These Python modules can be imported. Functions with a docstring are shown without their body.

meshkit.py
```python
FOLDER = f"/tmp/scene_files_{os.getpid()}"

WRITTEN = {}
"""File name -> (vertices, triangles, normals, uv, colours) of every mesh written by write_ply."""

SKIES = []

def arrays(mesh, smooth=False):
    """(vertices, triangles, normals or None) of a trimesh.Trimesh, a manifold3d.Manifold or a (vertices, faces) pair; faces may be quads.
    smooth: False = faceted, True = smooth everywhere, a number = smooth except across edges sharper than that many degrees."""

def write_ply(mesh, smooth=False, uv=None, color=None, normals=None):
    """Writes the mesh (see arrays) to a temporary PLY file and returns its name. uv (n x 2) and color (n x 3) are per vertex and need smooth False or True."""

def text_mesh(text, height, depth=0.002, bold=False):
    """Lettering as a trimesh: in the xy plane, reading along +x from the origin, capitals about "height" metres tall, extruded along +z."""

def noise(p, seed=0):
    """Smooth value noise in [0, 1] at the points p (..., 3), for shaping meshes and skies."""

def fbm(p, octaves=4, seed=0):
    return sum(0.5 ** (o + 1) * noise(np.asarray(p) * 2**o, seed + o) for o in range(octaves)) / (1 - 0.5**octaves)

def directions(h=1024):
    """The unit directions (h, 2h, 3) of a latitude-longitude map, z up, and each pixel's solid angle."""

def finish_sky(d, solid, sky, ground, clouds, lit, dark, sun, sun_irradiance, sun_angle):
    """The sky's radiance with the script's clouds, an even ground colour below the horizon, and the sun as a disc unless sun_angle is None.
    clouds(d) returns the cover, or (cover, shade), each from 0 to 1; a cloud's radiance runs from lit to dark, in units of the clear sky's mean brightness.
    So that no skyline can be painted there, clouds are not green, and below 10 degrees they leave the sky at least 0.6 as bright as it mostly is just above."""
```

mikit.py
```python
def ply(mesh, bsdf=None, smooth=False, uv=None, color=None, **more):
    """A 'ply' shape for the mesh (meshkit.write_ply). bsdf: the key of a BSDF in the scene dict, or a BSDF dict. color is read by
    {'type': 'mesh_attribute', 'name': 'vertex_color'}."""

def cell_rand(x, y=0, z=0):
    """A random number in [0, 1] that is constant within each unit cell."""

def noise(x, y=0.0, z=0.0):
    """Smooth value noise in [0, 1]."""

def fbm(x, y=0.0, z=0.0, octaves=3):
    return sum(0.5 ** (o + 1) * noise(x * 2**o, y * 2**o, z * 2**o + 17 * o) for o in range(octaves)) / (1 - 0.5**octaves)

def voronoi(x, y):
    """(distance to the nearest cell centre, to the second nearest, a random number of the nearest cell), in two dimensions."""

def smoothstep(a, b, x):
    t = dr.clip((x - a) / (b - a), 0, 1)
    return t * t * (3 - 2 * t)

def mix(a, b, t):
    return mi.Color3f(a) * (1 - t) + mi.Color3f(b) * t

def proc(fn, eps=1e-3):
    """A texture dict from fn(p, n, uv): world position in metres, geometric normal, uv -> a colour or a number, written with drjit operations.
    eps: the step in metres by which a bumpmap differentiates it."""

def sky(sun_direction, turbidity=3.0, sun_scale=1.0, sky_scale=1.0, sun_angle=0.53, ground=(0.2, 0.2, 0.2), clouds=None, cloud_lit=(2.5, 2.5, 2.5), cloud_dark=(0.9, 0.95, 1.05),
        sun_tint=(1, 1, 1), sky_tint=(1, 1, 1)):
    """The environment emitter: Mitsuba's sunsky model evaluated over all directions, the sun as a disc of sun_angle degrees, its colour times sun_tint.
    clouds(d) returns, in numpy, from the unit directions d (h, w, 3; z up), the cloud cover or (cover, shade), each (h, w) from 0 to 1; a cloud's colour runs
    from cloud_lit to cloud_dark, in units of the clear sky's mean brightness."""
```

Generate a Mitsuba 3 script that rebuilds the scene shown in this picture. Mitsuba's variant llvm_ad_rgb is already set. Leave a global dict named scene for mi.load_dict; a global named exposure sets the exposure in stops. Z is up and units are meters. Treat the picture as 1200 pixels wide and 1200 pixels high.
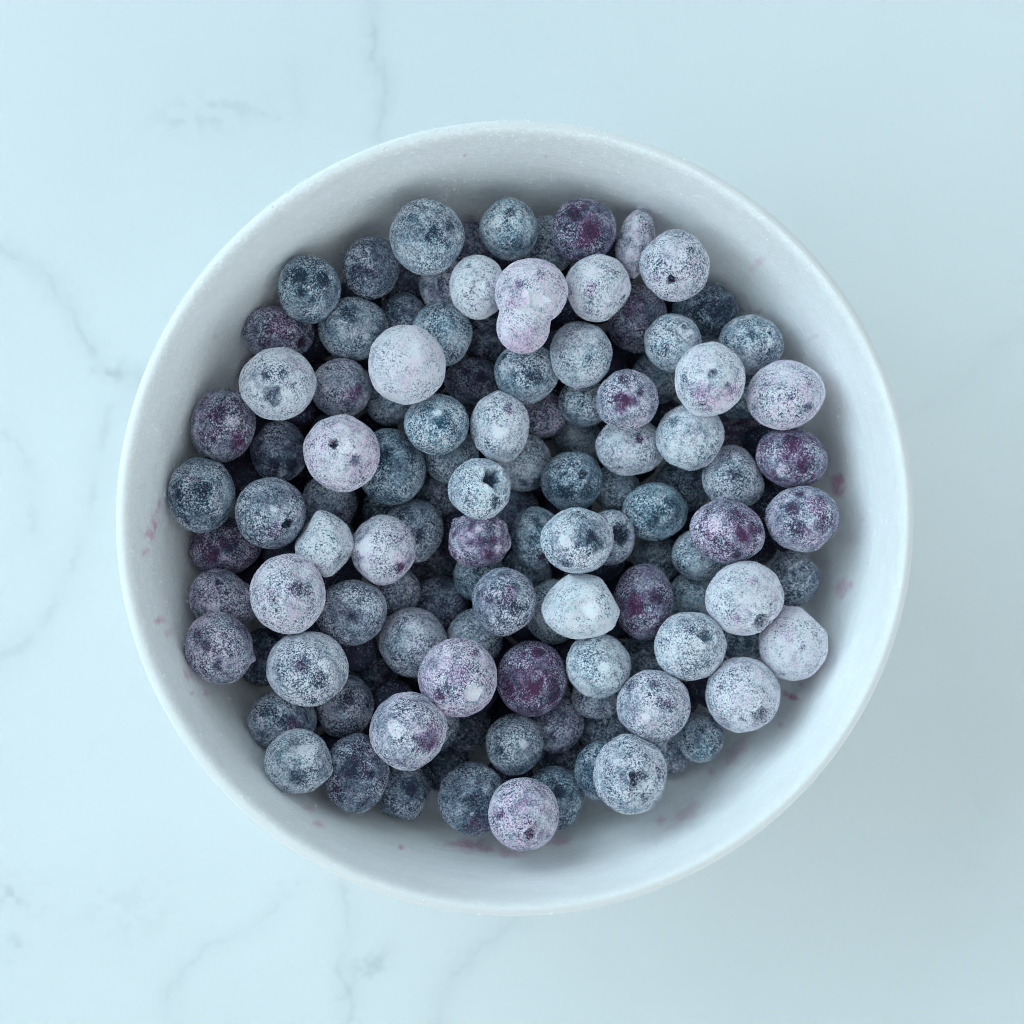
import math, random
import numpy as np, trimesh
import drjit as dr
import mitsuba as mi
import meshkit, mikit
from mikit import noise, fbm, smoothstep, mix, proc

T = mi.ScalarTransform4f
random.seed(7)
scene, labels = {}, {}
exposure = 0.0

# ---------------------------------------------------------------- camera and light
RIM = 0.062                                        # height of the bowl's rim above the countertop
eye, aim = [-0.028, -0.006, RIM + 0.45], [-0.00015, 0.0012, RIM]
scene['camera'] = {'type': 'thinlens', 'fov': 23.14, 'fov_axis': 'x', 'aperture_radius': 0.0032,
                   'focus_distance': 0.4625, 'near_clip': 0.05, 'far_clip': 20.0,
                   'to_world': T().look_at(origin=eye, target=aim, up=[0, 1, 0])}
# a big soft daylight panel (the window) to the left of the bowl and the dim light of the room around it
LAMP = 2.62
scene['window_light'] = {'type': 'rectangle', 'to_world': T().look_at(origin=[-0.92, 0.40, 0.64], target=[0, 0, 0.03], up=[0, 0, 1]) @ T().scale([0.80, 0.50, 1]),
                         'emitter': {'type': 'area', 'radiance': {'type': 'rgb', 'value': [0.79 * LAMP, 1.07 * LAMP, 1.19 * LAMP]}}}
labels['window_light'] = {'label': 'large bluish window light panel standing left of the bowl, outside the picture', 'category': 'lamp'}
# added glowing fill panel, out of view: weaker, more neutral light from the lower right
FILL = 1.2
scene['fill_light'] = {'type': 'rectangle', 'to_world': T().look_at(origin=[0.42, -0.82, 0.72], target=[0, 0, 0.03], up=[0, 0, 1]) @ T().scale([0.85, 0.55, 1]),
                       'emitter': {'type': 'area', 'radiance': {'type': 'rgb', 'value': [0.87 * FILL, 1.02 * FILL, 1.07 * FILL]}}}
labels['fill_light'] = {'label': 'added pale fill light panel standing below and right of the bowl, outside the picture', 'category': 'lamp'}
scene['room_light'] = {'type': 'constant', 'radiance': {'type': 'rgb', 'value': [0.425, 0.525, 0.56]}}

BERRIES = [  # deep berries get less frost: part of the gap shade is in their colour
(-37.23,43.83,36.93,6.00,6.32,0,0.5,-0.3,[('d', -0.3, -0.35, 0.33), ('d', 0.45, -0.3, 0.28), ('d', -0.2, 0.2, 0.2)],
 'blotchy dark-and-white blueberry resting against the wall at the upper left'),
(-25.41,48.49,33.58,5.55,6.04,0,0.46,0,[('h', 0.65, 0.1, 0.3, 0.12), ('d', -0.1, 0.3, 0.2)],
 'dim blue-grey blueberry with a small dent, left of the large berry below the rim'),
(-14.98,53.36,41.02,7.07,7.07,0,0.62,-0.2,[('d', -0.1, -0.7, 0.15), ('d', 0.2, 0.05, 0.25), ('d', 0.6, -0.2, 0.2)],
 'large evenly frosted blue blueberry against the upper wall, left of the top pair'),
(-43.09,36.01,30.89,6.89,5.25,0,0.48,0.35,[('c', 0.76, 0.35, 0.26, -0.9), ('p', 0.1, -0.1, 0.4, 0.5)],
 'purple-tinged flattened blueberry whose dark hollow faces right, by the upper left wall'),
(-28.76,36.72,32.91,6.70,6.05,0,0.58,-0.25,[('d', -0.1, -0.4, 0.3), ('p', 0.1, 0.0, 0.2, 0.4)],
 'blue-grey blueberry between the blotchy wall berry and the large pale round one'),
(-42.92,25.36,43.50,7.19,6.79,0,0.78,0,[('c', -0.08, 0.42, 0.34, -0.5), ('w', 0.3, 0.35, 0.25), ('d', -0.3, -0.2, 0.16), ('d', 0.2, -0.2, 0.18), ('p', 0.5, -0.4, 0.25, 0.5)],
 'pale blueberry with a round grey-green crown low on its face, upper left'),
(-31.22,25.34,33.58,5.88,5.71,0,0.58,0.15,[('p', 0.5, 0.3, 0.45, 0.9), ('h', 0.15, 0.05, 0.25, 0.06)],
 'half blue, half pink blueberry right of the one with the grey-green crown'),
(-18.88,28.95,43.94,7.19,7.51,0,0.92,0.12,[('p', 0.0, 0.4, 0.4, 0.3)],
 'large chalky white round blueberry without marks, upper left of centre'),
(-11.87,35.52,35.01,5.86,6.18,0,0.61,-0.35,[],
 'plain teal-blue blueberry tucked behind the large chalky white one'),
(-53.47,17.98,34.20,6.03,7.34,-12,0.5,0.3,[('p', 0.4, 0.55, 0.4, 0.9), ('w', 0.3, -0.1, 0.28), ('d', -0.1, -0.3, 0.3)],
 'tall oval blueberry with a purple lower edge beside the left wall'),
(-43.01,13.31,29.86,5.43,5.92,0,0.42,0.1,[('d', -0.1, 0.45, 0.3), ('d', 0.5, 0.5, 0.3), ('w', 0.1, 0.75, 0.2)],
 'dark speckled blueberry left of the pinkish dimpled one'),
(-30.82,12.48,43.50,7.11,7.27,0,0.82,0.4,[('c', -0.22, -0.22, 0.17, -0.7), ('w', 0.05, -0.1, 0.25), ('d', 0.35, 0.2, 0.2), ('p', -0.5, -0.2, 0.3, 0.4)],
 'pinkish white blueberry with a small dimple and white ridge, left of centre'),
(-57.35,4.83,37.30,6.32,7.21,0,0.5,-0.2,[('h', 0.75, 0.08, 0.25, 0.14), ('d', 0.1, -0.1, 0.35), ('d', -0.6, 0.0, 0.2)],
 "blue-grey blueberry touching the left wall at nine o'clock"),
(-44.26,1.34,40.40,6.60,6.76,0,0.56,0,[('c', 0.5, 0.35, 0.18, -0.8), ('p', 0.2, 0.5, 0.3, 0.5), ('w', 0.1, -0.1, 0.15)],
 "round speckled blueberry with one dark spot, right of the nine o'clock wall berry"),
(-33.54,3.38,26.76,5.46,5.46,0,0.52,0.1,[],
 'dim blueberry half hidden beneath the pinkish dimpled one'),
(-21.59,10.14,32.96,6.54,7.35,20,0.54,-0.35,[('h', -0.35, -0.3, 0.4, 0.1), ('d', -0.3, -0.3, 0.35)],
 'teal oval blueberry lying right of the pinkish dimpled one'),
(-34.15,-4.84,41.25,5.62,5.94,0,0.84,-0.1,[('h', -0.1, -0.95, 0.35, -0.16), ('n', -0.8, -0.55, 0.14), ('n', 0.8, -0.35, 0.12), ('n', 0.75, 0.6, 0.16), ('n', -0.6, 0.8, 0.12), ('d', 0.6, 0.5, 0.25)],
 'pale faceted blueberry, cone shaped, left of centre'),
(-23.10,-5.58,39.04,6.13,6.54,0,0.76,0.2,[('w', -0.6, -0.1, 0.35), ('d', 0.45, 0.55, 0.2), ('p', 0.6, 0.4, 0.35, 0.7), ('n', -0.7, -0.6, 0.1)],
 'pale blueberry with a white cheek and purple lower right, beside the cone-shaped one'),
(-53.24,-4.96,29.39,7.07,5.59,5,0.4,0.4,[('d', -0.4, 0.2, 0.3), ('d', 0.2, 0.0, 0.3)],
 "dark purple blueberry lying low below the nine o'clock wall berry"),
(-54.44,-14.62,34.59,5.54,5.38,0,0.6,0.3,[('l', 0.75, 0.2, -0.1, 0.72), ('w', -0.1, 0.35, 0.3), ('d', 0.1, -0.5, 0.2)],
 'elongated waisted blueberry pointing right, left of the one with a white dot'),
(-40.75,-13.66,46.51,7.07,7.39,0,0.8,0.25,[('c', -0.22, 0.17, 0.16, 1.4), ('d', 0.4, -0.1, 0.4), ('d', -0.3, 0.1, 0.2), ('p', -0.4, 0.0, 0.3, 0.3)],
 'pale blueberry with one round white dot, left side of the pile'),
(-29.05,-17.50,37.30,6.80,6.15,20,0.56,0,[('d', 0.0, 0.1, 0.3), ('h', 0.0, 0.12, 0.2, 0.06)],
 'oval speckled blueberry right of the one with the white dot'),
(-20.87,-13.45,27.74,5.12,5.12,0,0.51,0.1,[],
 'dim blueberry deep under the one with the white cheek'),
(-53.77,-24.01,40.85,6.27,6.92,20,0.6,0.25,[('h', 0.95, 0.3, 0.12, -0.12), ('n', 0.8, -0.3, 0.07), ('d', -0.3, -0.1, 0.2), ('d', 0.0, 0.5, 0.2), ('d', -0.6, -0.4, 0.25)],
 'oval blueberry with a tiny nub on its right, against the lower left wall'),
(-46.11,-26.36,24.90,5.32,5.65,0,0.31,0,[],
 'very dark blueberry in shadow right of the nubbed wall berry'),
(-37.29,-27.84,43.50,7.59,7.03,0,0.72,0,[('d', -0.05, -0.1, 0.25), ('d', 0.35, 0.2, 0.3), ('p', -0.2, -0.1, 0.2, 0.4), ('d', 0.2, 0.8, 0.15)],
 'large broad frosted blueberry directly below the one with the white dot'),
(-42.22,-37.95,33.48,6.53,5.88,0,0.54,-0.05,[('d', 0.2, 0.0, 0.35), ('d', -0.4, -0.3, 0.3), ('p', 0.4, 0.2, 0.3, 0.5)],
 'dark frosted blueberry above the notched one, lower left'),
(-38.88,-45.23,42.04,6.51,6.03,0,0.66,-0.1,[('n', 0.15, -0.8, 0.15), ('h', 0.05, -0.85, 0.25, 0.16), ('w', 0.25, -0.5, 0.42), ('n', 0.9, -0.35, 0.1), ('d', 0.0, 0.4, 0.35)],
 'blueberry with a notched white top, resting on the lower left wall'),
(-30.35,-35.67,30.48,5.59,6.08,0,0.56,0.15,[('d', 0.1, -0.3, 0.3)],
 'dim blueberry tucked beneath the lower right of the large broad one'),
(-24.75,-29.86,22.42,4.84,4.84,0,0.36,0.1,[],
 'small dark blueberry in the gap left of the pink berry with a white disc'),
(-28.22,-48.00,36.79,6.15,7.61,-8,0.48,0.1,[('d', -0.2, -0.2, 0.4), ('d', -0.5, 0.4, 0.3), ('d', 0.35, -0.1, 0.25)],
 'tall dark-faced blueberry right of the notched one'),
(-18.53,-39.29,44.63,7.18,7.18,0,0.68,0.25,[('p', 0.6, 0.2, 0.5, 0.8), ('d', 0.4, 0.3, 0.35), ('w', -0.3, -0.1, 0.3), ('h', 0.15, 0.95, 0.3, -0.05)],
 'frosted blueberry with a purple right half, below and left of the white-disc berry'),
(-19.03,-51.98,31.14,5.24,5.73,0,0.48,0,[('n', 0.8, -0.5, 0.12), ('n', 0.9, 0.4, 0.1), ('n', -0.3, 0.9, 0.08), ('d', 0.2, -0.3, 0.4)],
 'dark angular blueberry at the bottom wall beneath the purple-sided one'),
(-17.32,-23.17,32.96,6.54,6.70,0,0.66,0.1,[('h', 0, -0.1, 0.18, 0.08), ('n', 0.1, -0.95, 0.06)],
 'dull grey-blue blueberry with a central dimple, upper left of the white-disc berry'),
(-9.05,-29.57,42.37,7.45,7.45,0,0.72,0.45,[('w', 0.33, 0.35, 0.3), ('c', 0.33, 0.35, 0.26, 0.6), ('d', -0.55, 0.4, 0.17), ('d', 0.45, -0.65, 0.15), ('d', -0.6, -0.4, 0.2), ('p', 0.1, -0.2, 0.4, 0.4)],
 'pink-dusted blueberry with a smooth white disc, below centre'),
(5.12,-30.03,37.30,6.72,7.29,0,0.4,0.5,[('p', 0, 0.1, 0.5, 0.5), ('d', 0.6, 0.45, 0.28), ('d', -0.7, 0.35, 0.28), ('d', 0.15, -0.7, 0.2), ('d', 0.55, 0.1, 0.2), ('d', 0.0, 0.2, 0.25)],
 'deep purple-magenta stained blueberry, below centre'),
(17.54,-27.57,40.26,6.11,6.19,0,0.76,-0.2,[('d', -0.35, -0.4, 0.15), ('w', 0.05, 0, 0.2)],
 'pale blueberry with a small dark fleck, right of the magenta-stained one'),
(1.90,-42.73,34.20,5.54,5.87,0,0.56,-0.1,[('d', -0.55, 0.15, 0.18), ('p', 0.6, 0.0, 0.3, 0.5), ('w', 0.3, -0.1, 0.2)],
 'small blue-grey blueberry below the magenta-stained one'),
(-6.11,-53.03,35.78,6.33,7.14,10,0.48,0.0,[('d', 0.0, 0.0, 0.4), ('p', 0.1, 0.7, 0.4, 0.3)],
 'dim oval blueberry left of the lowest pink-flecked one'),
(3.25,-55.10,44.07,6.63,6.95,0,0.72,0.4,[('p', 0.1, 0.4, 0.35, 0.8), ('c', 0.1, 0.45, 0.2, -0.4), ('d', -0.7, -0.1, 0.2), ('p', -0.1, -0.4, 0.25, 0.6)],
 'pink-flecked pale blueberry lowest in the pile'),
(10.05,-53.24,30.71,5.74,6.07,0,0.48,-0.3,[('d', 0.0, -0.3, 0.3)],
 'dark teal blueberry behind the right side of the lowest pink-flecked one'),
(23.03,-47.60,45.30,6.85,7.49,0,0.68,0,[('c', 0.17, 0.05, 0.32, -0.35), ('w', 0.3, 0.25, 0.25), ('d', -0.1, -0.0, 0.25), ('n', -0.95, -0.1, 0.1)],
 'large blueberry with a cratered crown and pale ridge, lower right of bottom'),
(18.93,-48.11,34.05,5.37,5.86,0,0.5,-0.25,[],
 'teal blueberry half covered by the large one with the cratered crown'),
(10.50,-39.22,28.88,5.44,5.60,0,0.51,0.2,[('d', -0.2, 0.3, 0.3)],
 'dim purple-grey blueberry under the right of the magenta-stained one'),
(-13.32,-39.01,30.48,4.93,5.26,0,0.52,0,[],
 'narrow sliver of blueberry between purple-sided and white-disc berries'),
(-6.90,-39.91,22.51,5.18,5.18,0,0.36,0,[],
 'shadowed blueberry low beneath the white-disc one'),
(-10.92,-47.77,17.99,5.22,5.22,0,0.31,0,[],
 'almost black blueberry in the gap under the purple-sided one'),
(-5.41,-22.65,29.86,5.43,5.59,0,0.62,0,[],
 'soft grey-blue blueberry above and right of the white-disc one'),
(-0.27,-15.37,40.40,6.03,6.44,0,0.55,0.1,[('p', 0.15, -0.3, 0.3, 0.8), ('d', 0.3, 0.2, 0.3), ('d', -0.5, -0.1, 0.14), ('d', 0.35, -0.5, 0.2)],
 'speckled blueberry with a pink patch and dark flecks, just below centre'),
(-11.92,-16.25,23.94,5.67,5.67,0,0.38,0.1,[],
 'shadowed blueberry deep left of the pink-patched one'),
(-11.92,-8.51,16.80,5.57,5.57,0,0.36,0.25,[],
 'dark purple blueberry deep left of the bumpy pink one'),
(-17.36,-1.91,29.70,5.92,6.08,0,0.52,-0.05,[('d', 0.2, 0.1, 0.3)],
 'dim slate blueberry right of the white-cheeked one'),
(-12.31,5.10,23.35,5.17,5.17,0,0.38,0.05,[],
 'dark blueberry deep left of the open-crowned one'),
(-13.01,18.12,40.40,6.11,5.79,0,0.6,-0.35,[('d', 0.2, -0.05, 0.35), ('w', 0.0, -0.3, 0.2)],
 'round teal-frosted blueberry left of the one with a squared corner'),
(-10.01,12.45,29.52,5.43,5.27,0,0.56,-0.2,[],
 'dim teal blueberry beneath the round teal-frosted one'),
(-1.08,17.83,40.40,5.47,7.00,0,0.78,0,[('n', -0.85, 0.6, 0.08), ('h', -0.8, 0.75, 0.22, -0.1), ('h', -0.9, 0.2, 0.3, 0.1), ('d', 0.2, -0.5, 0.2), ('p', 0.25, -0.5, 0.2, 0.5), ('w', -0.1, 0.3, 0.3)],
 'pale oval blueberry with a squared lower left corner, just above centre'),
(-5.10,5.82,43.54,5.91,5.75,0,0.72,-0.2,[('c', 0.42, -0.38, 0.38, -1.0), ('d', 0.55, 0.45, 0.22), ('h', 0.5, 0.35, 0.16, 0.12)],
 'blueberry with a large open dark crown and a split side, near the centre'),
(-4.85,-3.62,38.47,5.82,5.33,0,0.55,0.6,[('k', 0, 0, 1, 0.11), ('p', -0.3, -0.4, 0.25, 1), ('p', 0.2, 0.4, 0.3, 1), ('p', 0.5, 0.1, 0.2, 0.9)],
 'shrivelled bumpy pink blueberry near the centre'),
(4.20,11.17,28.51,5.44,5.61,0,0.66,-0.1,[('d', 0.4, 0.7, 0.25), ('d', 0.0, 0.75, 0.2)],
 'pale dim blueberry right of and behind the open-crowned one'),
(13.19,7.57,33.06,5.97,5.80,0,0.52,-0.35,[('c', 0.28, -0.2, 0.2, -0.4), ('d', -0.3, 0.4, 0.3), ('d', 0.4, 0.4, 0.3)],
 'teal blueberry with a shallow dimple, right of centre'),
(6.04,-3.25,33.58,4.73,6.04,0,0.56,-0.35,[('p', 0.2, 0.65, 0.3, 0.6), ('d', 0.0, -0.5, 0.25), ('d', 0.2, 0.7, 0.15)],
 'narrow teal blueberry right of the shrivelled pink one'),
(13.07,-3.95,45.16,6.85,6.14,0,0.7,-0.1,[('w', -0.45, 0.1, 0.25), ('d', 0.1, -0.1, 0.35), ('d', 0.5, 0.1, 0.35), ('d', -0.4, 0.7, 0.2)],
 'broad frosted blueberry above the white faceted one, right of centre'),
(20.24,-3.26,36.12,4.71,5.36,0,0.58,0,[('c', 0.4, -0.15, 0.5, -0.9)],
 'blueberry with a brown open crown peeking out behind the broad frosted one'),
(14.17,-16.25,43.40,7.51,6.23,-5,0.95,-0.1,[('n', 0.1, -0.93, 0.13), ('n', -0.75, -0.6, 0.13), ('n', 0.85, -0.5, 0.11), ('n', -0.2, 0.97, 0.03), ('h', -0.15, 0.0, 0.3, 0.12), ('w', 0.2, 0.05, 0.3), ('d', 0.5, -0.3, 0.12)],
 'brightest white faceted blueberry with a lump of frost, right of centre'),
(9.67,-17.54,31.10,5.41,6.23,0,0.62,-0.15,[],
 'grey-blue blueberry half hidden behind the white faceted one'),
(26.49,-15.47,37.30,5.67,7.29,0,0.46,0.45,[('p', -0.4, 0.1, 0.5, 0.9), ('d', -0.3, 0.2, 0.3), ('d', 0.3, -0.2, 0.3)],
 'purple-sided tall blueberry right of the white faceted one'),
(29.17,1.85,33.02,6.29,5.64,10,0.58,-0.5,[('d', 0.4, -0.3, 0.22), ('d', 0.0, 0.0, 0.3), ('d', -0.2, 0.4, 0.25)],
 'smooth teal blueberry with small dark pits, right of centre'),
(24.25,14.16,35.09,6.66,5.53,0,0.72,0,[('d', 0.2, -0.2, 0.14), ('p', 0.2, -0.2, 0.2, 0.6), ('d', -0.4, 0.7, 0.16)],
 'pale blueberry with one tiny dark spot beneath the maroon-patched one'),
(22.91,22.72,42.19,5.94,5.77,0,0.62,0.2,[('p', -0.2, 0.1, 0.5, 1.1), ('d', -0.35, 0.05, 0.3), ('d', -0.1, 0.15, 0.22), ('d', -0.2, -0.6, 0.2), ('d', 0.3, -0.2, 0.18)],
 'blueberry with a bare maroon patch on its face, upper right of centre'),
(35.08,15.95,40.29,6.59,6.19,0,0.76,-0.1,[('d', -0.6, -0.4, 0.25), ('p', -0.1, 0.1, 0.3, 0.2)],
 'evenly frosted pale blueberry below the one with three dark holes'),
(37.91,26.35,46.37,6.52,7.07,0,0.84,0.05,[('d', -0.05, -0.08, 0.16), ('d', -0.82, 0.0, 0.16), ('d', 0.4, 0.22, 0.16), ('h', -0.05, -0.08, 0.14, 0.08), ('h', 0.4, 0.22, 0.14, 0.08), ('p', -0.4, 0.4, 0.3, 1), ('p', 0.5, 0.45, 0.35, 1), ('p', 0.0, 0.65, 0.4, 0.7), ('h', 0.2, 0.3, 0.2, -0.05)],
 'pale blueberry with three dark holes and a pink lower edge, upper right'),
(52.72,23.62,43.93,7.51,6.55,15,0.84,0.35,[('d', -0.05, 0.1, 0.14), ('d', 0.45, 0.4, 0.2), ('h', -0.1, 0.1, 0.2, 0.05), ('h', 1, -0.1, 0.25, -0.015)],
 "large pale pinkish blueberry against the right wall at two o'clock"),
(54.59,11.98,39.76,6.92,5.79,-10,0.5,0.5,[('p', 0.0, -0.1, 0.5, 0.7), ('w', -0.45, 0.45, 0.3), ('d', -0.2, -0.5, 0.25), ('d', 0.3, 0.3, 0.3)],
 'purple-centred blueberry with a pale lower left corner, by the right wall'),
(43.40,8.17,37.30,5.51,5.99,0,0.66,0,[('l', 0.5, 0.3, -0.05, 0.6), ('l', 0.05, -0.55, -0.1, 0.52), ('d', -0.1, -0.1, 0.35)],
 'pear-shaped blueberry left of the purple-centred one'),
(55.95,0.26,43.50,7.03,6.31,0,0.6,0.3,[('d', -0.2, -0.7, 0.2), ('d', 0.5, 0.1, 0.35), ('d', -0.3, 0.3, 0.3), ('d', -0.4, -0.3, 0.25), ('p', 0.3, -0.4, 0.4, 0.6), ('p', -0.1, 0.4, 0.2, 0.5)],
 "salt-and-pepper blueberry flecked pink, against the right wall at three o'clock"),
(41.63,-2.24,43.45,7.27,5.99,-15,0.54,0.45,[('p', 0.4, 0.0, 0.5, 0.6), ('d', 0.1, -0.5, 0.25), ('d', 0.75, -0.1, 0.32), ('d', 0.15, 0.7, 0.2), ('d', 0.3, 0.1, 0.25), ('w', -0.5, -0.2, 0.35), ('p', -0.6, 0.1, 0.2, 1)],
 'magenta-stained oval blueberry with dark bare spots, right side of the pile'),
(38.19,-6.47,33.47,5.88,5.06,15,0.62,-0.3,[],
 'smooth blue blueberry under the magenta-stained oval one'),
(30.60,-7.37,24.90,4.82,4.82,0,0.48,-0.25,[],
 'dim teal blueberry deep below the smooth pitted teal one'),
(56.04,-11.14,33.58,5.06,5.39,0,0.52,-0.1,[('c', 0.05, -0.22, 0.4, 0.0)],
 'dim blueberry with a wide smooth ringed crown by the right wall'),
(37.11,-14.89,28.52,5.11,4.94,0,0.64,-0.35,[],
 'smooth blue blueberry wedged left of the pale one with a shadowed hollow'),
(44.64,-14.62,45.24,7.33,6.85,25,0.88,0.1,[('c', 0.36, 0.62, 0.3, -0.6), ('p', -0.4, 0.5, 0.2, 0.5), ('p', 0.1, -0.5, 0.2, 0.4)],
 'pale blueberry with a hollow at its lower right, right side of the pile'),
(54.56,-23.33,41.88,6.74,7.14,0,0.93,0.1,[('n', 0.7, -0.75, 0.1), ('n', -0.75, -0.7, 0.06), ('d', 0.46, -0.27, 0.1), ('d', -0.4, 0.8, 0.12), ('p', -0.3, -0.3, 0.3, 0.3)],
 "chalky white blueberry with a pinprick dark dot, against the right wall at four o'clock"),
(34.65,-23.71,43.50,6.79,6.47,0,0.76,-0.1,[('c', 0.34, -0.35, 0.27, -0.4), ('d', 0.0, -0.42, 0.2), ('d', 0.4, 0.5, 0.2)],
 'pale blueberry whose crown has a dark left lip, right of the white faceted one'),
(44.52,-32.90,43.50,7.11,7.19,0,0.78,0.1,[('c', 0.38, 0.5, 0.3, -0.35), ('d', -0.7, -0.2, 0.14), ('n', -0.6, 0.75, 0.06)],
 'large pale blueberry with a flat speckled crown at its lower right'),
(27.69,-34.92,43.50,7.03,6.71,0,0.72,0.15,[('d', 0.05, -0.12, 0.22), ('d', -0.1, -0.65, 0.18), ('d', -0.72, -0.55, 0.2), ('h', 0.03, -0.1, 0.2, 0.08), ('w', -0.35, 0.25, 0.17), ('d', -0.2, -0.35, 0.12)],
 'blueberry with black bare patches and a white dot, lower right'),
(37.70,-41.57,34.54,4.56,4.89,0,0.56,-0.25,[],
 'small blue-grey blueberry near the lower right wall between larger pale ones'),
(47.37,-23.18,27.38,4.63,4.63,0,0.46,-0.2,[],
 'dim blueberry in the gap left of the chalky white wall berry'),
(28.40,-26.23,24.90,4.82,4.82,0,0.48,-0.2,[],
 'dim blue blueberry deep between the pale dark-lipped and dark-flecked berries'),
(18.20,-33.48,31.67,5.08,4.75,0,0.6,0,[],
 'blueberry showing as a strip under the pale dark-flecked one'),
(20.06,-40.39,24.48,5.32,5.32,0,0.44,-0.1,[],
 'shadowed blueberry above the teal half-covered one at the bottom'),
(12.45,-46.28,21.34,5.19,5.19,0,0.38,0.1,[],
 'shadowed blueberry above the dark teal one at the bottom'),
(32.85,-44.36,27.58,4.79,4.79,0,0.54,0,[],
 'dim blueberry between the cratered-crown berry and the small lower right one'),
(0.89,55.41,37.30,5.59,5.99,0,0.62,-0.35,[('w', -0.5, -0.2, 0.3), ('d', 0.0, -0.5, 0.25), ('n', -0.5, -0.2, 0.05)],
 'blueberry with a smooth pale disc on its left, at the top of the pile'),
(8.96,53.62,29.84,5.43,5.59,0,0.56,-0.2,[],
 'dim blue blueberry between the two berries at the top of the pile'),
(14.82,55.07,39.07,6.15,6.31,0,0.44,0.35,[('p', 0.1, 0.2, 0.6, 0.5), ('d', 0.2, 0.2, 0.25), ('d', -0.4, -0.4, 0.3)],
 'purple speckled blueberry at the top of the pile against the wall'),
(24.90,52.96,36.79,3.55,6.94,-14,0.78,0.2,[('h', -0.5, 0.25, 0.3, 0.1), ('h', 0.2, -0.3, 0.3, 0.12), ('h', 0.0, 0.4, 0.3, 0.08), ('k', 0, 0, 1, 0.03)],
 'thin bean-shaped shrivelled blueberry at the top right wall'),
(31.59,48.04,44.26,6.72,6.72,0,0.74,0.1,[('c', -0.2, 0.5, 0.16, -0.9), ('d', 0.4, -0.35, 0.15), ('n', -0.6, -0.8, 0.06)],
 'round pale blueberry with a dark mouth-like fleck, upper right by the wall'),
(17.26,43.79,43.50,6.23,6.23,0,0.84,0.05,[('n', 0.7, 0.65, 0.14), ('h', 0.55, 0.83, 0.2, -0.1), ('n', -0.8, -0.5, 0.06), ('p', -0.3, 0.2, 0.25, 0.5), ('d', 0.85, 0.4, 0.2)],
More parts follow.
